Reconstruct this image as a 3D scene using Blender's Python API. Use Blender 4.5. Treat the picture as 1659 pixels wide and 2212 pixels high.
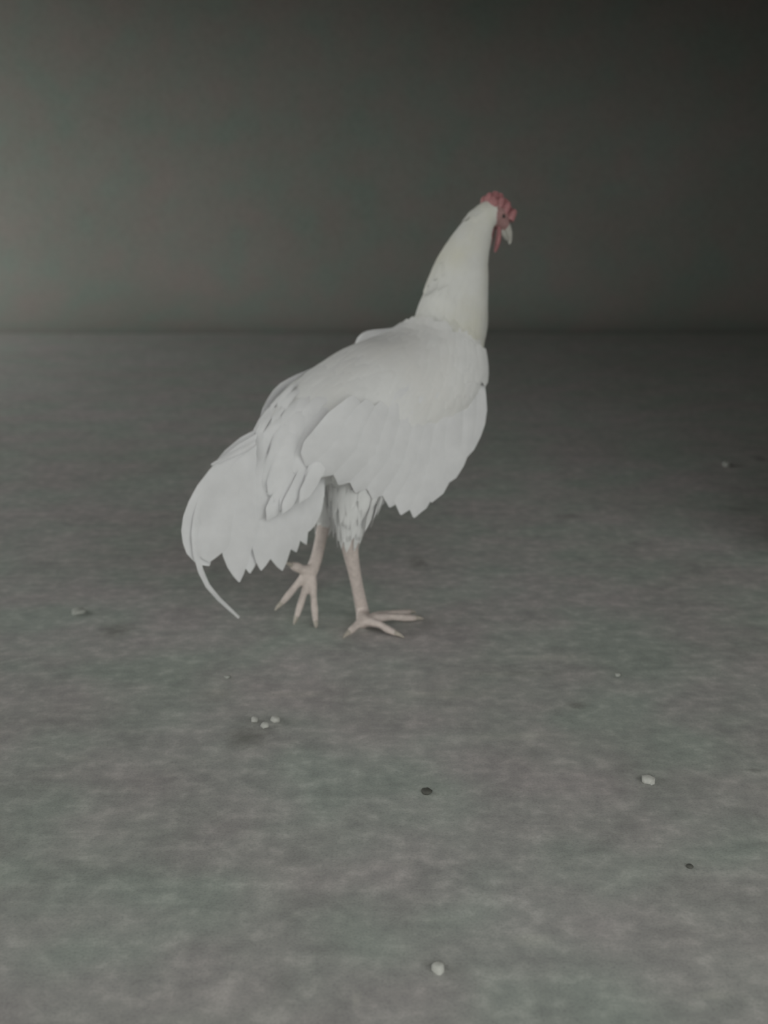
import bpy, bmesh, math, random
from mathutils import Vector, Matrix, noise

random.seed(7)
for o in list(bpy.data.objects):
    bpy.data.objects.remove(o)
SC = bpy.context.scene
COL = SC.collection
R = math.radians

# ------------------------------------------------------------------ camera
H = 0.55                      # a person crouching with a phone
PITCH = R(13.5)
FPX = 2600.0                  # focal length in pixels of the 1659 x 2212 frame
cam_data = bpy.data.cameras.new('camera')
cam_data.sensor_fit = 'VERTICAL'
cam_data.sensor_height = 36.0
cam_data.lens = 36.0 * FPX / 2212.0
cam_data.clip_start = 0.02
cam_data.dof.use_dof = True            # the phone missed focus: everything is a little soft
cam_data.dof.focus_distance = 1.15
cam_data.dof.aperture_fstop = 5.3
cam = bpy.data.objects.new('camera', cam_data)
cam.location = (0, 0, H)
cam.rotation_euler = (math.pi / 2 - PITCH, 0, 0)
COL.objects.link(cam)
SC.camera = cam

# ------------------------------------------------------------------ light
SC.view_settings.view_transform = 'Standard'
SC.view_settings.look = 'None'
SC.view_settings.gamma = 1.0
SC.view_settings.use_curve_mapping = False
SC.view_settings.exposure = 0.0
world = bpy.data.worlds.new('dim_room_light')
world.use_nodes = True
bg = world.node_tree.nodes['Background']
bg.inputs['Color'].default_value = (0.985, 1.0, 0.965, 1)
bg.inputs['Strength'].default_value = 2.6
SC.world = world


def area_light(name, loc, target, sx, sy, power, color, spread=180):
    d = bpy.data.lights.new(name, 'AREA')
    d.shape = 'RECTANGLE'
    d.size, d.size_y = sx, sy
    d.energy = power
    d.color = color
    d.spread = R(spread)
    o = bpy.data.objects.new(name, d)
    o.location = loc
    o.rotation_euler = (Vector(target) - Vector(loc)).to_track_quat('-Z', 'Y').to_euler()
    COL.objects.link(o)
    return o


# the unseen shed is built to shape the light; it is open on the left and behind the photographer: overcast daylight comes in there

# ------------------------------------------------------------------ pixel helper (authoring aid: ray of the photo met with a plane of the bird)
FWV = Vector((0, math.cos(PITCH), -math.sin(PITCH)))
UPV = Vector((0, math.sin(PITCH), math.cos(PITCH)))
RTV = Vector((1, 0, 0))
CAMP = Vector((0, 0, H))


def ray(x, y):
    return (FWV + RTV * ((x - 829.5) / FPX) + UPV * ((1106.0 - y) / FPX)).normalized()


def ground(x, y, z=0.0):
    d = ray(x, y)
    return CAMP + d * ((z - H) / d.z)


HEADING = R(40)
U = Vector((math.cos(HEADING), math.sin(HEADING), 0))
S = Vector((math.sin(HEADING), -math.cos(HEADING), 0))
ORIGIN = ground(785, 1350) - S * 0.05


def at(x, y, s):
    """bird space (forward, left, up) of the photo point on the plane s to the right of the spine"""
    d = ray(x, y)
    t = (s - (CAMP - ORIGIN).dot(S)) / d.dot(S)
    q = CAMP + d * t - ORIGIN
    return Vector((q.dot(U), -s, q.z))


def on_floor(x, y, z=0.0):
    q = ground(x, y, z) - ORIGIN
    return Vector((q.dot(U), -q.dot(S), z))


# ------------------------------------------------------------------ materials
def mat(name, rough=0.8, spec=0.3):
    m = bpy.data.materials.new(name)
    m.use_nodes = True
    nt = m.node_tree
    b = nt.nodes['Principled BSDF']
    b.inputs['Roughness'].default_value = rough
    b.inputs['Specular IOR Level'].default_value = spec
    return m, nt, b


def nd(nt, t, **kw):
    n = nt.nodes.new(t)
    for k, v in kw.items():
        if k in n.inputs:
            n.inputs[k].default_value = v
        else:
            setattr(n, k, v)
    return n


def ramp(nt, fac, stops):
    r = nt.nodes.new('ShaderNodeValToRGB')
    e = r.color_ramp.elements
    while len(e) < len(stops):
        e.new(0.5)
    for i, (p, c) in enumerate(stops):
        e[i].position = p
        e[i].color = (*c, 1) if len(c) == 3 else c
    nt.links.new(fac, r.inputs['Fac'])
    return r.outputs['Color']


def mixc(nt, fac, a, b, mode='MIX'):
    n = nt.nodes.new('ShaderNodeMix')
    n.data_type = 'RGBA'
    n.blend_type = mode
    for sock, v in ((n.inputs[0], fac), (n.inputs[6], a), (n.inputs[7], b)):
        if hasattr(v, 'node'):
            nt.links.new(v, sock)
        elif isinstance(v, (int, float)):
            sock.default_value = v
        else:
            sock.default_value = (*v, 1)
    return n.outputs[2]


def mapped(nt, scale=(1, 1, 1), rot=0.0):
    tc = nt.nodes.new('ShaderNodeTexCoord')
    mp = nt.nodes.new('ShaderNodeMapping')
    mp.inputs['Scale'].default_value = scale
    mp.inputs['Rotation'].default_value = (0, 0, rot)
    nt.links.new(tc.outputs['Object'], mp.inputs['Vector'])
    return mp.outputs['Vector']


def noise_fac(nt, vec, scale, detail=4, rough=0.55):
    n = nd(nt, 'ShaderNodeTexNoise', Scale=scale, Detail=detail, Roughness=rough)
    nt.links.new(vec, n.inputs['Vector'])
    return n.outputs['Fac']


def simple(name, color, var=0.12, scale=60, rough=0.75, spec=0.3, tint=None, thin=0.0):
    m, nt, b = mat(name, rough, spec)
    v = mapped(nt)
    f = noise_fac(nt, v, scale)
    lo = tuple(c * (1 - var) for c in color)
    hi = tuple(min(1, c * (1 + var)) for c in color)
    c = ramp(nt, f, [(0.3, lo), (0.7, hi)])
    if tint:
        c = mixc(nt, ramp(nt, noise_fac(nt, v, scale * 0.35), [(0.42, (0, 0, 0)), (0.66, (1, 1, 1))]), c, tint)
    nt.links.new(c, b.inputs['Base Color'])
    if thin:
        tr = nt.nodes.new('ShaderNodeBsdfTranslucent')
        nt.links.new(c, tr.inputs['Color'])
        mx = nt.nodes.new('ShaderNodeMixShader')
        mx.inputs[0].default_value = thin
        nt.links.new(b.outputs[0], mx.inputs[1])
        nt.links.new(tr.outputs[0], mx.inputs[2])
        nt.links.new(mx.outputs[0], nt.nodes['Material Output'].inputs['Surface'])
    return m


M_SKIN = simple('white_down', (0.80, 0.80, 0.785), 0.04, 40, 0.9, 0.1)
M_WHITE = simple('white_plumage', (0.82, 0.82, 0.815), 0.05, 22, 0.9, 0.1, tint=(0.81, 0.80, 0.78), thin=0.15)
M_FEATHER = simple('white_feather', (0.81, 0.81, 0.82), 0.05, 30, 0.9, 0.1, thin=0.15)
M_CREAM = simple('cream_hackle', (0.73, 0.73, 0.705), 0.05, 30, 0.9, 0.1, tint=(0.71, 0.70, 0.62), thin=0.15)
M_LEG = simple('pale_leg_scales', (0.60, 0.525, 0.49), 0.12, 140, 0.6, 0.3)
M_CLAW = simple('horn_claw', (0.42, 0.38, 0.33), 0.12, 200, 0.45, 0.4)
M_FACE = simple('pink_face_skin', (0.36, 0.215, 0.21), 0.2, 180, 0.6, 0.3)
M_COMB = simple('red_comb_skin', (0.335, 0.150, 0.155), 0.2, 160, 0.55, 0.35)
M_BEAK = simple('pale_horn_beak', (0.47, 0.46, 0.42), 0.1, 120, 0.4, 0.4)
M_EYE = simple('dark_eye', (0.03, 0.02, 0.015), 0.1, 100, 0.15, 0.6)
M_CRUMB = simple('pale_crumb', (0.47, 0.47, 0.44), 0.12, 160, 0.8, 0.2)
M_DARK = simple('dark_crumb', (0.09, 0.09, 0.08), 0.2, 120, 0.85, 0.2)
M_BOARD = simple('dark_board', (0.085, 0.075, 0.065), 0.2, 8, 0.85, 0.2)
M_GREY = simple('grey_crumb', (0.37, 0.38, 0.35), 0.12, 120, 0.85, 0.2)


def floor_material():
    m, nt, b = mat('stained_concrete', 0.82, 0.25)
    v = mapped(nt)
    big = ramp(nt, noise_fac(nt, v, 1.6, 3), [(0.30, (0.375, 0.378, 0.360)), (0.72, (0.428, 0.426, 0.419))])
    hue = ramp(nt, noise_fac(nt, v, 5.0, 2), [(0.36, (0.94, 1.02, 0.96)), (0.5, (1, 1, 0.98)), (0.66, (1.05, 0.99, 1.0))])
    c = mixc(nt, 1.0, big, hue, 'MULTIPLY')
    mott = ramp(nt, noise_fac(nt, v, 13.0, 5, 0.6), [(0.34, (0.86, 0.87, 0.87)), (0.5, (1, 1, 1)), (0.68, (1.14, 1.13, 1.13))])
    c = mixc(nt, 0.8, c, mott, 'MULTIPLY')
    mott2 = ramp(nt, noise_fac(nt, v, 46.0, 5, 0.62), [(0.36, (0.82, 0.83, 0.83)), (0.52, (1, 1, 1)), (0.68, (1.34, 1.33, 1.33))])
    c = mixc(nt, 0.75, c, mott2, 'MULTIPLY')
    # faint drag and broom marks
    vs = mapped(nt, (2.2, 26.0, 1.0), R(14))
    st = ramp(nt, noise_fac(nt, vs, 1.3, 5, 0.6), [(0.34, (0.88, 0.88, 0.88)), (0.52, (1, 1, 1)), (0.70, (1.14, 1.13, 1.13))])
    c = mixc(nt, 0.35, c, st, 'MULTIPLY')
    # grit
    gr = ramp(nt, noise_fac(nt, v, 420.0, 2, 0.7), [(0.30, (0.70, 0.70, 0.70)), (0.48, (1, 1, 1)), (0.62, (1.08, 1.08, 1.08))])
    c = mixc(nt, 0.6, c, gr, 'MULTIPLY')
    # stains and other dark or pale spots where the photo has them: centre, half sizes, strength
    for (px, py, rx, ry, k) in FLOOR_MARKS:
        g = ground(px, py)
        e = ground(px + rx, py)
        f = ground(px, py - ry)
        tc = nt.nodes.new('ShaderNodeTexCoord')
        mp = nt.nodes.new('ShaderNodeMapping')
        sx, sy = 1 / (e - g).length, 1 / (f - g).length
        mp.inputs['Scale'].default_value = (sx, sy, 0)
        mp.inputs['Location'].default_value = (-g.x * sx, -g.y * sy, 0)
        nt.links.new(tc.outputs['Object'], mp.inputs['Vector'])
        wob = nd(nt, 'ShaderNodeTexNoise', Scale=2.2, Detail=3.0)
        nt.links.new(mp.outputs['Vector'], wob.inputs['Vector'])
        add = nd(nt, 'ShaderNodeVectorMath', operation='MULTIPLY_ADD')
        nt.links.new(wob.outputs['Color'], add.inputs[0])
        add.inputs[1].default_value = (1.1, 1.1, 0)
        nt.links.new(mp.outputs['Vector'], add.inputs[2])
        sub = nd(nt, 'ShaderNodeVectorMath', operation='SUBTRACT')
        nt.links.new(add.outputs[0], sub.inputs[0])
        sub.inputs[1].default_value = (0.55, 0.55, 0)
        ln = nd(nt, 'ShaderNodeVectorMath', operation='LENGTH')
        nt.links.new(sub.outputs[0], ln.inputs[0])
        tone = 1 - k
        msk = ramp(nt, ln.outputs['Value'], [(0.25, (tone, tone, tone * 0.98)), (1.0, (1, 1, 1))])
        c = mixc(nt, 1.0, c, msk, 'MULTIPLY')
    nt.links.new(c, b.inputs['Base Color'])
    bump = nd(nt, 'ShaderNodeBump', Strength=0.12, Distance=0.004)
    nt.links.new(noise_fac(nt, v, 60.0, 6, 0.6), bump.inputs['Height'])
    nt.links.new(bump.outputs['Normal'], b.inputs['Normal'])
    return m


FLOOR_MARKS = [(536, 1592, 64, 30, 0.34), (250, 1362, 54, 18, 0.30), (905, 1214, 36, 18, 0.30), (1228, 1115, 48, 8, 0.24),
          (1248, 1524, 28, 10, 0.30), (470, 1500, 50, 18, 0.10), (952, 2086, 27, 13, 0.34), (1600, 1100, 60, 7, 0.22),
          (1630, 1664, 24, 6, 0.30), (1640, 990, 26, 8, 0.3), (1190, 1420, 110, 9, -0.16), (1110, 1455, 150, 9, 0.10),
          (1110, 1590, 130, 12, -0.13), (960, 1500, 160, 14, -0.12), (1150, 2030, 60, 20, -0.14), (1540, 2150, 60, 12, -0.2),
          (770, 2160, 14, 26, -0.2), (165, 1638, 34, 9, -0.15), (640, 1500, 110, 10, -0.08)]


def wall_material():
    m, nt, b = mat('rough_plaster', 0.9, 0.15)
    v = mapped(nt)
    c = ramp(nt, noise_fac(nt, v, 1.1, 3), [(0.32, (0.272, 0.280, 0.262)), (0.70, (0.312, 0.304, 0.290))])
    hue = ramp(nt, noise_fac(nt, v, 4.5, 3), [(0.34, (0.92, 1.03, 0.98)), (0.5, (1, 1, 0.97)), (0.68, (1.07, 0.98, 0.97))])
    c = mixc(nt, 1.0, c, hue, 'MULTIPLY')
    g = ramp(nt, noise_fac(nt, v, 70.0, 4, 0.7), [(0.30, (0.82, 0.82, 0.82)), (0.5, (1, 1, 1)), (0.68, (1.12, 1.12, 1.12))])
    c = mixc(nt, 0.8, c, g, 'MULTIPLY')
    nt.links.new(c, b.inputs['Base Color'])
    return m


def link_mesh(name, me, material=None, parent=None):
    o = bpy.data.objects.new(name, me)
    if material:
        me.materials.append(material)
    COL.objects.link(o)
    if parent:
        o.parent = parent
    return o


def bm_obj(name, bm, material, parent=None, smooth=True):
    bmesh.ops.recalc_face_normals(bm, faces=bm.faces)
    me = bpy.data.meshes.new(name)
    bm.to_mesh(me)
    bm.free()
    if smooth:
        for p in me.polygons:
            p.use_smooth = True
        me.set_sharp_from_angle(angle=R(55))
    return link_mesh(name, me, material, parent)


def box(bm, lo, hi):
    vs = [bm.verts.new((x, y, z)) for x in (lo[0], hi[0]) for y in (lo[1], hi[1]) for z in (lo[2], hi[2])]
    for f in ((0, 1, 3, 2), (4, 6, 7, 5), (0, 4, 5, 1), (2, 3, 7, 6), (0, 2, 6, 4), (1, 5, 7, 3)):
        bm.faces.new([vs[i] for i in f])


# ------------------------------------------------------------------ the setting
WALL_Y = 6.65
FRONT_LINTEL, LEFT_LINTEL = 2.3, 1.85     # undersides of the unseen beams that limit light from the two open sides
ROOF_Y, DOOR_X = -0.5, -0.35               # unseen edges placed for the light: the roof starts just behind the photographer's feet; the front is open to the right of DOOR_X
bm = bmesh.new()
box(bm, (-6, -3.5, -0.12), (6, WALL_Y + 0.3, 0.0))
fl = bm_obj('floor', bm, floor_material(), smooth=False)
fl['kind'] = 'structure'
for name, lo, hi, m in (('wall_back', (-3.5, WALL_Y, 0.0), (2.75, WALL_Y + 0.25, 3.0), wall_material()),
                        ('wall_right', (2.5, -0.8, 0.0), (2.75, WALL_Y, 3.0), M_BOARD),
                        ('ceiling', (-3.5, ROOF_Y, 2.6), (2.5, WALL_Y, 2.75), M_BOARD),
                        ('wall_front', (-3.5, -1.0, 0.0), (DOOR_X, -0.8, 2.75), M_BOARD),
                        ('ceiling', (0.7, -0.8, 2.62), (2.5, ROOF_Y, 2.75), M_BOARD),  # unseen strip added to darken the right of the floor
                        ('shade_wall', (0.68, 1.88, 0.0), (2.5, 1.98, 2.6), M_BOARD),  # unseen partition added to throw the right side into shade
                        ('trim_1', (DOOR_X, -1.0, FRONT_LINTEL), (2.75, -0.8, 2.75), M_BOARD),
                        ('trim_2', (-3.7, -1.0, LEFT_LINTEL), (-3.5, WALL_Y + 0.25, 2.75), M_BOARD),
                        ('shade_beam', (-3.5, 4.2, 1.295), (2.5, 4.35, 2.6), M_BOARD)):  # unseen beam added to keep light off the upper back wall
    bm = bmesh.new()
    box(bm, lo, hi)
    wl = bm_obj(name, bm, m or bpy.data.materials['rough_plaster'], smooth=False)
    wl['kind'] = 'structure'

# rounded fillet added to soften the tone step between floor and back wall
bm = bmesh.new()
RC = 0.45
prof = [(WALL_Y - RC + RC * math.sin(a), RC - RC * math.cos(a)) for a in (R(90 * k / 16) for k in range(17))]
prof = [(y, max(z, 0.0004)) for y, z in prof] + [(WALL_Y, 0.0004)]
rows = [[bm.verts.new((x, y, z)) for y, z in prof] for x in (-3.49, 2.49)]
for k in range(len(prof)):
    bm.faces.new((rows[0][k], rows[1][k], rows[1][(k + 1) % len(prof)], rows[0][(k + 1) % len(prof)]))
bm.faces.new(rows[0])
bm.faces.new(rows[1][::-1])
cv = bm_obj('seam_softener', bm, bpy.data.materials['rough_plaster'])
cv['kind'] = 'structure'

# ------------------------------------------------------------------ the rooster
rooster = bpy.data.objects.new('rooster', None)
rooster.location = ORIGIN
rooster.rotation_euler = (0, 0, HEADING)
rooster['label'] = 'white rooster with drooping wings and curved tail, walking away over the concrete floor'
rooster['category'] = 'rooster'
COL.objects.link(rooster)

# rings: forward, up, half width, half height, tangent angle (degrees), roundness offset
RINGS = [(-0.120, 0.222, 0.012, 0.014, 50), (-0.105, 0.228, 0.034, 0.034, 45), (-0.060, 0.246, 0.062, 0.064, 38),
         (-0.010, 0.264, 0.078, 0.084, 30), (0.045, 0.284, 0.087, 0.090, 28), (0.100, 0.306, 0.089, 0.089, 33),
         (0.150, 0.336, 0.083, 0.077, 45), (0.185, 0.370, 0.069, 0.063, 60), (0.205, 0.404, 0.050, 0.050, 70),
         (0.217, 0.438, 0.0470, 0.0465, 72), (0.227, 0.476, 0.0405, 0.0405, 68), (0.240, 0.510, 0.031, 0.032, 62),
         (0.259, 0.541, 0.0225, 0.024, 54), (0.273, 0.558, 0.0185, 0.0205, 30), (0.288, 0.563, 0.0175, 0.0195, -5),
         (0.302, 0.556, 0.0150, 0.0165, -35), (0.313, 0.546, 0.0100, 0.0110, -48), (0.318, 0.540, 0.003, 0.003, -50)]


def spline(t, vals):
    n = len(vals) - 1
    x = max(0.0, min(n - 1e-6, t * n))
    i = int(x)
    f = x - i
    p = [vals[max(0, min(n, i + k))] for k in (-1, 0, 1, 2)]
    return 0.5 * ((2 * p[1]) + (p[2] - p[0]) * f + (2 * p[0] - 5 * p[1] + 4 * p[2] - p[3]) * f * f
                  + (3 * p[1] - p[0] - 3 * p[2] + p[3]) * f ** 3)


COLS = list(zip(*RINGS))


def body_point(t, th, off=0.0):
    """surface of the trunk; th 0 = right flank, 90 = back, 180 = left flank"""
    u, z, hw, hh, an = (spline(t, c) for c in COLS)
    hw, hh = max(hw, 0.002) + off, max(hh, 0.002) + off
    n = Vector((-math.sin(R(an)), 0, math.cos(R(an))))
    a = R(th)
    return Vector((u, 0, z)) + Vector((0, -1, 0)) * (hw * math.cos(a)) + n * (hh * math.sin(a))


def body_frame(t, th):
    p = body_point(t, th)
    tt = body_point(min(1, t + 0.01), th) - body_point(max(0, t - 0.01), th)
    ta = body_point(t, th + 4) - body_point(t, th - 4)
    n = ta.cross(tt)
    c = Vector((spline(t, COLS[0]), 0, spline(t, COLS[1])))
    if n.dot(p - c) < 0:
        n = -n
    return p, tt.normalized(), n.normalized()


def loft(bm, rings):
    rows = [[bm.verts.new(p) for p in r] for r in rings]
    n = len(rows[0])
    for a, b in zip(rows, rows[1:]):
        for i in range(n):
            bm.faces.new((a[i], a[(i + 1) % n], b[(i + 1) % n], b[i]))
    bm.faces.new(rows[0][::-1])
    bm.faces.new(rows[-1])


def curve_pts(pts, n):
    """Catmull-Rom through (Vector, radius) pairs"""
    xs = [p[0].x for p in pts]
    ys = [p[0].y for p in pts]
    zs = [p[0].z for p in pts]
    rs = [p[1] for p in pts]
    return [(Vector((spline(k / n, xs), spline(k / n, ys), spline(k / n, zs))), spline(k / n, rs)) for k in range(n + 1)]


def tube(bm, pts, n=12, seg=16, flat=1.0):
    pl = curve_pts(pts, n)
    rings = []
    side = None
    for i, (p, r) in enumerate(pl):
        t = (pl[min(n, i + 1)][0] - pl[max(0, i - 1)][0]).normalized()
        if side is None:
            side = t.orthogonal().normalized()
        side = (side - t * side.dot(t)).normalized()
        b = t.cross(side)
        rings.append([p + side * (r * math.cos(2 * math.pi * k / seg)) + b * (r * flat * math.sin(2 * math.pi * k / seg)) for k in range(seg)])
    loft(bm, rings)


def arch(base, tip, lift, r0, r1, side=Vector((0, 0, 0))):
    """points of one toe, arched between its base and its tip"""
    out = []
    for k in range(5):
        f = k / 4
        p = base.lerp(tip, f) + Vector((0, 0, lift * math.sin(math.pi * min(1, f * 1.15)) * (1 - 0.4 * f))) + side * math.sin(math.pi * f)
        knob = 1.0 + (0.16 if k in (1, 3) else -0.04)
        out.append((p, (r0 + (r1 - r0) * f) * knob))
    return out


body_bm = bmesh.new()
NB = 70
loft(body_bm, [[body_point(i / NB, 360 * k / 40) for k in range(40)] for i in range(NB + 1)])
# right leg, standing
foot_r = on_floor(785, 1344, 0.012)
leg_r = [(at(785, 1000, 0.040), 0.056), (at(770, 1055, 0.046), 0.041), (at(761, 1105, 0.05), 0.0230), (at(757, 1150, 0.05), 0.0150),
         (at(757, 1188, 0.049), 0.0118), (at(765, 1232, 0.047), 0.0092), (at(775, 1282, 0.044), 0.0088), (at(783, 1322, 0.0425), 0.0098),
         (foot_r, 0.0105)]
tube(body_bm, leg_r, 40, 20)
toes_r = [(on_floor(900, 1335, 0.005), 0.006), (on_floor(857, 1369, 0.005), 0.006), (on_floor(886, 1322, 0.005), 0.006), (on_floor(752, 1368, 0.005), 0.003)]
TOE_TIPS = []
for tip, lift in toes_r:
    pts = arch(foot_r, tip, lift, 0.0066, 0.0042)
    tube(body_bm, pts, 16, 12)
    TOE_TIPS.append((tip, (tip - foot_r).normalized() + Vector((0, 0, -0.25))))
# left leg, lifted behind in mid-step with hanging toes
foot_l = at(673, 1234, -0.02)
leg_l = [(at(735, 1010, -0.045), 0.046), (at(720, 1060, -0.045), 0.030), (at(708, 1100, -0.042), 0.0160), (at(701, 1130, -0.038), 0.0112),
         (at(693, 1165, -0.033), 0.0088), (at(684, 1205, -0.026), 0.0088), (foot_l, 0.0095)]
tube(body_bm, leg_l, 36, 20)
toes_l = [(on_floor(682, 1346, 0.006), 0.0), (at(606, 1306, -0.02), 0.004), (at(640, 1335, -0.012), 0.002), (at(630, 1221, -0.02), -0.002)]
for i, (tip, lift) in enumerate(toes_l):
    pts = arch(foot_l, tip, lift, 0.0082 if i == 3 else 0.0064, 0.0058 if i == 3 else 0.0040)
    tube(body_bm, pts, 16, 12)
    TOE_TIPS.append((tip, (tip - foot_l).normalized()))

tmp = bpy.data.meshes.new('tmp')
bmesh.ops.recalc_face_normals(body_bm, faces=body_bm.faces)
body_bm.to_mesh(tmp)
body_bm.free()
tmp_o = bpy.data.objects.new('tmp', tmp)
COL.objects.link(tmp_o)
rm = tmp_o.modifiers.new('remesh', 'REMESH')
rm.mode = 'VOXEL'
rm.voxel_size = 0.0022
sm = tmp_o.modifiers.new('smooth', 'SMOOTH')
sm.iterations = 6
sm.factor = 0.5
dg = bpy.context.evaluated_depsgraph_get()
body_me = bpy.data.meshes.new_from_object(tmp_o.evaluated_get(dg))
bpy.data.objects.remove(tmp_o)
body_me.name = 'body'
body_me.materials.clear()
for m in (M_SKIN, M_LEG, M_FACE, M_CREAM):
    body_me.materials.append(m)
hock_r = leg_r[3][0].z
hock_l = leg_l[3][0].z
for p in body_me.polygons:
    p.use_smooth = True
    c = p.center
    w = 0.006 * noise.noise(c * 90)
    if c.z < (hock_r if c.y < -0.012 else hock_l) + w:
        p.material_index = 1
    elif c.z > 0.40:
        # bare face in front of the eye line and down the throat
        f = (c.x - 0.2825) - 0.45 * max(0.0, 0.552 - c.z)
        if (f + w * 0.5 > 0 and c.z > 0.49) or (c.x + (c.z - 0.52) * 0.1 > 0.272 + w * 0.4 and 0.49 < c.z < 0.535):
            p.material_index = 2
        else:
            p.material_index = 3
body = link_mesh('body', body_me, None, rooster)


# ------------------------------------------------------------------ feathers
def feather_geo(bm, pts, nrm, width, thick=0.0012, prof=None, curl=0.0, n=8):
    """closed leaf-shaped blade along pts with a raised shaft; nrm faces outwards"""
    prof = prof or (lambda f: math.sin(math.pi * min(1.0, 0.10 + 0.62 * f)) ** 0.8 * (1.0 if f < 0.8 else max(0.05, 1 - ((f - 0.8) / 0.2) ** 2)))
    xs, ys, zs = ([p[k] for p in pts] for k in range(3))
    P = [Vector((spline(i / n, xs), spline(i / n, ys), spline(i / n, zs))) for i in range(n + 1)]
    rows = []
    for i, p in enumerate(P):
        t = (P[min(n, i + 1)] - P[max(0, i - 1)]).normalized()
        b = t.cross(nrm)
        if b.length < 1e-4:
            b = t.orthogonal()
        b.normalize()
        m = b.cross(t).normalized()
        if m.dot(nrm) < 0:
            m = -m
        w = 0.5 * width * prof(i / n)
        rows.append([bm.verts.new(p + b * w - m * (curl * w)), bm.verts.new(p + m * thick),
                     bm.verts.new(p - b * w - m * (curl * w)), bm.verts.new(p - m * (thick * 0.6 + curl * w * 0.5))])
    for a, c in zip(rows, rows[1:]):
        for k in range(4):
            bm.faces.new((a[k], a[(k + 1) % 4], c[(k + 1) % 4], c[k]))
    bm.faces.new(rows[0][::-1])
    bm.faces.new(rows[-1])


def feather(name, pts, nrm, width, parent, material=M_FEATHER, **kw):
    bm = bmesh.new()
    feather_geo(bm, pts, Vector(nrm), width, **kw)
    return bm_obj(name, bm, material, parent)


def contour(bm, t, th, length, width, lift=0.15, down=0.25, off=0.001, curl=0.35):
    """a small body feather lying on the trunk, pointing towards the tail"""
    p, tt, n = body_frame(t, th)
    d = (-tt + Vector((0, 0, -1)) * down)
    d = (d - n * d.dot(n)).normalized()
    pts = []
    for k in range(4):
        f = k / 3
        pts.append(p + n * (off + lift * length * f * (1 - 0.55 * f)) + d * (length * f) - n * (0.10 * length * f * f))
    feather_geo(bm, pts, n, width, thick=0.0009, curl=curl, n=5)


rnd = random.Random(3)
bm = bmesh.new()
for i in range(17):
    t = 0.10 + 0.36 * i / 16
    k = 26
    for j in range(k):
        th = 360 * (j + 0.5 * (i % 2)) / k + rnd.uniform(-4, 4)
        contour(bm, t + rnd.uniform(-.008, .008), th, rnd.uniform(0.044, 0.060), rnd.uniform(0.026, 0.034), 0.06, 0.22, off=0.0, curl=0.28)
for i in range(12):                    # scapulars laid across the hollow between back and wings
    t = 0.17 + 0.28 * i / 11
    for j in range(12):
        contour(bm, t + rnd.uniform(-.008, .008), 48 + 84 * (j + 0.5 * (i % 2)) / 12 + rnd.uniform(-3, 3), rnd.uniform(0.050, 0.066), rnd.uniform(0.028, 0.036), 0.05, 0.1, off=0.0075, curl=0.22)
o = bm_obj('body_feathers', bm, M_WHITE, rooster)
o['kind'] = 'stuff'

bm = bmesh.new()
for i in range(18):
    t = 0.485 + 0.285 * i / 17
    k = 26
    for j in range(k):
        th = 360 * (j + 0.5 * (i % 2)) / k + rnd.uniform(-4, 4)
        contour(bm, t + rnd.uniform(-.006, .006), th, rnd.uniform(0.048, 0.064) * (0.62 if i > 14 else 1.0), rnd.uniform(0.014, 0.019), 0.34 - 0.05 * i if i < 4 else (0.03 if i > 13 else 0.07), 0.0, off=0.0 if i < 14 else -0.0015, curl=0.2)
o = bm_obj('hackle_feathers', bm, M_CREAM, rooster)
o['kind'] = 'stuff'


# wings: a shield conforming to the flank, with flight feathers hanging from it
def wing_shield(side, th0, th1, t0, t1):
    """th measured from the right flank; side -1 mirrors to the left"""
    bm = bmesh.new()
    nu, nv = 22, 14
    grid = {}
    for lay in (0, 1):
        for i in range(nu + 1):
            for j in range(nv + 1):
                a, b = i / nu, j / nv
                edge = min(1.0, 3.2 * min(a, 1 - a)) * min(1.0, 3.2 * min(b, 1 - b))
                edge = math.sqrt(max(0.0, edge))
                th = th0 + (th1 - th0) * b
                t = t0 + (t1 - t0) * a
                if side < 0:
                    th = 180 - th
                off = 0.001 + (0.010 if side > 0 else 0.013) * edge if lay else -0.004
                if side < 0 and lay:       # the far shoulder stands a little proud of the back
                    off += 0.030 * math.sqrt(edge) * math.sin(math.pi * max(0.0, a - 0.58) / 0.42) * b
                grid[lay, i, j] = bm.verts.new(body_point(t, th, off))
    for i in range(nu):
        for j in range(nv):
            bm.faces.new((grid[1, i, j], grid[1, i + 1, j], grid[1, i + 1, j + 1], grid[1, i, j + 1]))
            bm.faces.new((grid[0, i, j], grid[0, i, j + 1], grid[0, i + 1, j + 1], grid[0, i + 1, j]))
    per = [(i, 0) for i in range(nu)] + [(nu, j) for j in range(nv)] + [(i, nv) for i in range(nu, 0, -1)] + [(0, j) for j in range(nv, 0, -1)]
    for a, b in zip(per, per[1:] + per[:1]):
        bm.faces.new((grid[0, *a], grid[0, *b], grid[1, *b], grid[1, *a]))
    return bm_obj('wing', bm, M_FEATHER, rooster)


wing_r = wing_shield(1, -14, 52, 0.14, 0.42)
wing_l = wing_shield(-1, -10, 62, 0.16, 0.435)

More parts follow.
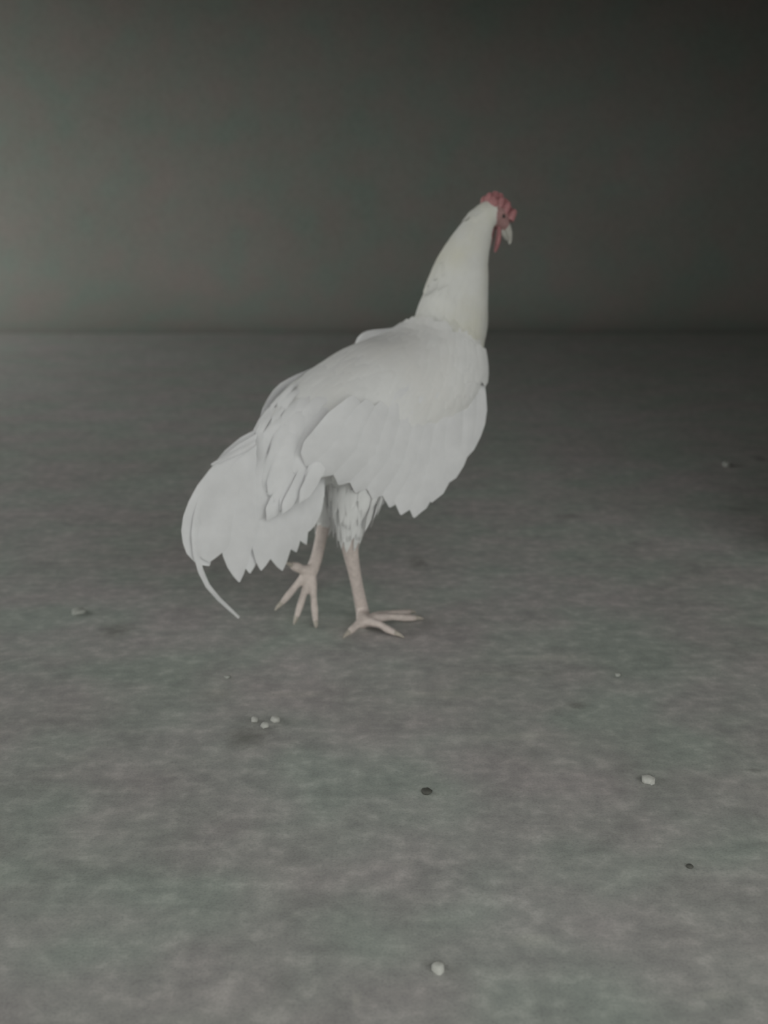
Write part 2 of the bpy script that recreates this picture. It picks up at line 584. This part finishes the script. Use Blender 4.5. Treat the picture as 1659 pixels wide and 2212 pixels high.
FLIGHT = [((1036, 800, .070), (1030, 905, .095), (988, 992, .104)), ((1022, 825, .078), (1004, 935, .104), (964, 1045, .106)),
          ((992, 840, .084), (968, 955, .108), (932, 1085, .106)), ((970, 850, .088), (938, 975, .109), (894, 1118, .106)),
          ((945, 860, .090), (910, 985, .108), (866, 1112, .102)), ((918, 866, .091), (882, 985, .106), (842, 1096, .096)),
          ((890, 872, .092), (850, 980, .104), (806, 1078, .090)), ((862, 874, .092), (818, 970, .102), (768, 1064, .084)),
          ((832, 874, .092), (786, 962, .100), (732, 1048, .078)), ((802, 870, .090), (752, 950, .096), (694, 1030, .072)),
          ((772, 862, .086), (720, 936, .090), (660, 1006, .066))]
for i, (a, b, c) in enumerate(FLIGHT):
    feather('flight_feather', [at(*a), at(*b), at(*c)], (-0.15, -1, 0.12), 0.046 if i > 1 else 0.036, wing_r, curl=0.12, thick=0.0012,
            prof=lambda f: min(1.0, 0.35 + 1.6 * f) * (1.0 if f < 0.72 else max(0.06, 1 - ((f - 0.72) / 0.28) ** 2.2)))
for i in range(9):
    f = i / 8
    root = body_point(0.36 - 0.15 * f, 180 - 20 - 32 * f, 0.010)
    tip = Vector((-0.03 - 0.055 * f, 0.088 - 0.02 * f, 0.205 + 0.065 * f))
    mid = root.lerp(tip, 0.5) + Vector((0, 0.010, 0.006))
    feather('flight_feather', [root, mid, tip], (-0.15, 1, 0.25), 0.040, wing_l, curl=0.06, thick=0.0011,
            prof=lambda f: min(1.0, 0.35 + 1.6 * f) * (1.0 if f < 0.72 else max(0.06, 1 - ((f - 0.72) / 0.28) ** 2.2)))

for wing, side in ((wing_r, 1), (wing_l, -1)):
    bm = bmesh.new()
    for i in range(11):
        t = 0.165 + 0.26 * i / 10
        for j in range(9):
            th = -13 + 62 * (j + 0.5 * (i % 2)) / 9 + rnd.uniform(-3, 3)
            if side < 0:
                th = 180 - (th + 16)
            contour(bm, t + rnd.uniform(-.006, .006), th, rnd.uniform(0.044, 0.058), rnd.uniform(0.028, 0.036), 0.05, 0.55 if side > 0 else 0.15, off=0.0105 if side > 0 else 0.0085, curl=0.2 if side > 0 else 0.04)
    o = bm_obj('covert_feathers', bm, M_WHITE, wing)
    o['kind'] = 'stuff'

# saddle feathers falling from the lower back over the tail root
bm = bmesh.new()
for i in range(90):
    f = rnd.random()
    t = 0.04 + 0.15 * rnd.random()
    th = rnd.uniform(15, 165)
    p, tt, n = body_frame(t, th)
    L = rnd.uniform(0.07, 0.12)
    d = (-tt * 0.7 + Vector((-0.25, -0.35 * math.cos(R(th)), -0.75))).normalized()
    pts = [p + n * 0.003, p + n * 0.010 + (-tt) * (L * 0.35), p + n * 0.008 + (-tt) * (L * 0.35) + d * (L * 0.4), p + (-tt) * (L * 0.35) + d * (L * 0.75)]
    feather_geo(bm, pts, n, rnd.uniform(0.016, 0.024), curl=0.14, n=7)
o = bm_obj('saddle_feathers', bm, M_FEATHER, rooster)
o['kind'] = 'stuff'

# loose down on both thighs and under the belly
bm = bmesh.new()
for leg, sgn in ((leg_r, -1), (leg_l, 1)):
    for i in range(170):
        f = rnd.uniform(0.04, 0.31)
        pl = curve_pts(leg, 20)
        p, r = pl[int(f * 20)]
        q = pl[int(f * 20) + 1][0]
        a = rnd.uniform(0, 2 * math.pi)
        n = Vector((math.cos(a), math.sin(a), 0.0))
        L = rnd.uniform(0.032, 0.050)
        b = p + n * (r * 0.93)
        d = ((q - p).normalized() + Vector((-0.1, 0, -0.3))).normalized()
        d = (d - n * (0.10 + 0.5 * max(0, d.dot(n)))).normalized()
        pts = [b, b + d * (L * 0.4) + n * 0.0012, b + d * (L * 0.75) + n * 0.0012, b + d * L]
        feather_geo(bm, pts, n, rnd.uniform(0.009, 0.014), curl=0.10, thick=0.0006, n=5, prof=lambda f: (0.5 + f) if f < 0.45 else max(0.04, 1 - ((f - 0.45) / 0.55) ** 1.3))
o = bm_obj('thigh_feathers', bm, M_WHITE, rooster)
o['kind'] = 'stuff'

# tail: each feather arches back and down
TAIL = [  # points (px, py, s), width
    ([(640, 905, -.02), (500, 985, -.01), (425, 1120, .005), (440, 1250, .01), (516, 1334, .01)], 0.020),
    ([(640, 900, -.03), (510, 968, -.025), (432, 1080, -.015), (420, 1165, -.01), (434, 1240, -.005)], 0.026),
    ([(640, 920, -.01), (520, 995, 0), (445, 1100, .005), (432, 1180, .005), (452, 1222, .01)], 0.040),
    ([(650, 930, 0), (545, 1010, .01), (480, 1110, .015), (455, 1180, .015), (452, 1214, .015)], 0.042),
    ([(660, 940, .0), (570, 1030, .02), (525, 1120, .025), (512, 1190, .025), (517, 1257, .025)], 0.040),
    ([(665, 940, .0), (590, 1030, .015), (550, 1110, .02), (540, 1180, .02), (540, 1238, .02)], 0.036),
    ([(670, 950, .01), (610, 1040, .03), (580, 1120, .035), (572, 1180, .035), (564, 1232, .03)], 0.034),
    ([(676, 955, .01), (630, 1050, .035), (608, 1120, .04), (604, 1180, .04), (610, 1232, .035)], 0.038),
    ([(684, 960, .015), (650, 1050, .04), (634, 1110, .045), (630, 1150, .045), (640, 1192, .04)], 0.036),
    ([(692, 965, .02), (672, 1050, .045), (658, 1110, .048), (652, 1145, .048), (662, 1176, .045)], 0.030),
    ([(698, 970, .02), (688, 1030, .045), (680, 1080, .048), (672, 1120, .046), (664, 1150, .045)], 0.030),
    ([(640, 915, -.03), (540, 980, -.035), (480, 1060, -.035), (460, 1130, -.035), (470, 1190, -.03)], 0.042),
    ([(650, 930, -.03), (575, 1010, -.04), (530, 1090, -.045), (515, 1150, -.045), (520, 1200, -.04)], 0.042),
    ([(660, 940, -.03), (610, 1030, -.045), (580, 1100, -.05), (570, 1150, -.05), (575, 1190, -.045)], 0.040),
    ([(600, 925, -.01), (555, 957, -.005), (515, 977, 0), (480, 992, .005), (456, 1004, .005)], 0.014),
]
for i, (pl, w) in enumerate(TAIL):
    s_mean = sum(p[2] for p in pl) / len(pl)
    feather('tail_feather', [at(*p) for p in pl], (-0.35, -1.0, 0.2), w * (1.2 if w > 0.03 else 0.85), rooster, curl=0.13, thick=0.0012, n=14,
            prof=(lambda f: min(1.0, 0.5 + 1.2 * f) * (1.0 if f < 0.6 else max(0.05, 1 - ((f - 0.6) / 0.4) ** 1.8))) if w > 0.027 else
                 (lambda f: min(1.0, 0.6 + 1.2 * f) * max(0.16, 1 - 0.8 * f)))

# ------------------------------------------------------------------ head parts
bm = bmesh.new()
tube(bm, [(Vector((0.306, 0, 0.552)), 0.0105), (Vector((0.316, 0, 0.545)), 0.0088), (Vector((0.324, 0, 0.535)), 0.0060), (Vector((0.327, 0, 0.525)), 0.0032), (Vector((0.3265, 0, 0.519)), 0.0010)], 14, 14)
tube(bm, [(Vector((0.304, 0, 0.541)), 0.0075), (Vector((0.313, 0, 0.534)), 0.0055), (Vector((0.3195, 0, 0.526)), 0.0020)], 8, 12, 0.8)
bm_obj('beak', bm, M_BEAK, rooster)

bm = bmesh.new()
for row, (ys, hgt, nb) in enumerate(((0.0, 0.017, 5), (0.0075, 0.010, 4), (-0.0075, 0.010, 4))):
    for k in range(nb):
        f = k / (nb - 1)
        base = Vector((0.281 + 0.036 * f, ys, 0.580 - 0.020 * f ** 1.6))
        tp = base + Vector((0.004 + 0.006 * f, ys * 0.4, hgt * (0.75 + 0.35 * math.sin(math.pi * f))))
        tube(bm, [(base - Vector((0, 0, 0.006)), 0.0075), (base.lerp(tp, 0.5), 0.0070), (tp, 0.0036)], 6, 10)
bm_obj('comb', bm, M_COMB, rooster)

for s in (1, -1):
    bm = bmesh.new()
    tube(bm, [(Vector((0.297, s * 0.006, 0.544)), 0.006), (Vector((0.295, s * 0.008, 0.530)), 0.0080), (Vector((0.291, s * 0.0085, 0.517)), 0.0070), (Vector((0.288, s * 0.008, 0.508)), 0.003)], 10, 12, 0.55)
    bm_obj('wattle', bm, M_COMB, rooster)
    bm = bmesh.new()
    bmesh.ops.create_uvsphere(bm, u_segments=14, v_segments=10, radius=0.0034)
    bmesh.ops.translate(bm, vec=(0.2965, s * 0.0150, 0.560), verts=bm.verts)
    bm_obj('eye', bm, M_EYE, rooster)
for tip, d in TOE_TIPS:
    d = d.normalized()
    bm = bmesh.new()
    e = tip + d * 0.012
    e.z = max(e.z, 0.0015)
    tube(bm, [(tip - d * 0.003, 0.0036), (tip + d * 0.005 + Vector((0, 0, 0.001)), 0.0028), (e, 0.0007)], 6, 10)
    bm_obj('claw', bm, M_CLAW, rooster)


# ------------------------------------------------------------------ crumbs on the floor
def lump(bm, c, rx, ry, rz, seed, sub=2, rough=0.28, rot=0.0):
    r = bmesh.ops.create_icosphere(bm, subdivisions=sub, radius=1.0)
    for v in r['verts']:
        k = 1 + rough * noise.noise(v.co * 1.6 + Vector((seed, seed * 2.3, 1.7)))
        x, y, z = v.co.x * rx * k, v.co.y * ry * k, v.co.z * rz * k
        v.co = Vector((c[0] + x * math.cos(rot) - y * math.sin(rot), c[1] + x * math.sin(rot) + y * math.cos(rot), max(c[2] + z, 0.0)))


def crumb(name, px, py, rx, ry, rz, material, label, cat, seed, group=None, rot=0.0, extra=()):
    g = ground(px, py)
    bm = bmesh.new()
    lump(bm, (0, 0, rz * 0.55), rx, ry, rz, seed, rot=rot)
    for (dx, dy, k) in extra:
        lump(bm, (dx, dy, rz * 0.5 * k), rx * k, ry * k, rz * k, seed + dx * 100)
    o = bm_obj(name, bm, material)
    o.location = (g.x, g.y, 0)
    o['label'] = label
    o['category'] = cat
    if group:
        o['group'] = group
    return o


crumb('feed_crumb', 1400, 1690, 0.0070, 0.0075, 0.005, M_CRUMB, 'small oval white crumb on the right side of the floor', 'crumb', 1, 'crumbs on the floor')
crumb('feed_crumb', 946, 2098, 0.0052, 0.0060, 0.005, M_CRUMB, 'pale crumb beside a dark spot on the nearest part of the floor', 'crumb', 2, 'crumbs on the floor')
crumb('feed_crumb', 550, 1559, 0.0045, 0.006, 0.004, M_CRUMB, 'left one of three pale crumbs above the large dark stain', 'crumb', 3, 'crumbs on the floor')
crumb('feed_crumb', 572, 1571, 0.0048, 0.005, 0.004, M_CRUMB, 'middle and lowest of three pale crumbs above the large dark stain', 'crumb', 4, 'crumbs on the floor')
crumb('feed_crumb', 595, 1558, 0.0055, 0.007, 0.004, M_CRUMB, 'right one of three pale crumbs above the large dark stain', 'crumb', 5, 'crumbs on the floor')
crumb('grey_pebble', 170, 1325, 0.0105, 0.012, 0.005, M_GREY, 'faint grey pebble on the far left floor, left of the tail', 'pebble', 6)
crumb('feed_crumb', 491, 1464, 0.0040, 0.004, 0.002, M_GREY, 'tiny pale fleck below the hanging tail feather', 'crumb', 7, 'crumbs on the floor')
crumb('dirt_crumb', 922, 1713, 0.0055, 0.006, 0.003, M_DARK, 'small dark crumb in the middle of the near floor', 'crumb', 8, 'dark crumbs on the floor')
crumb('dirt_crumb', 1490, 1874, 0.0032, 0.003, 0.002, M_DARK, 'tiny dark crumb on the lower right floor', 'crumb', 9, 'dark crumbs on the floor')
crumb('feed_crumb', 1334, 1459, 0.0038, 0.004, 0.002, M_GREY, 'tiny pale fleck among the drag marks to the right of the rooster', 'crumb', 10, 'crumbs on the floor')
crumb('grey_pebble', 1570, 1006, 0.0100, 0.012, 0.006, M_GREY, 'pale pebble far back in the dark right of the floor', 'pebble', 11)
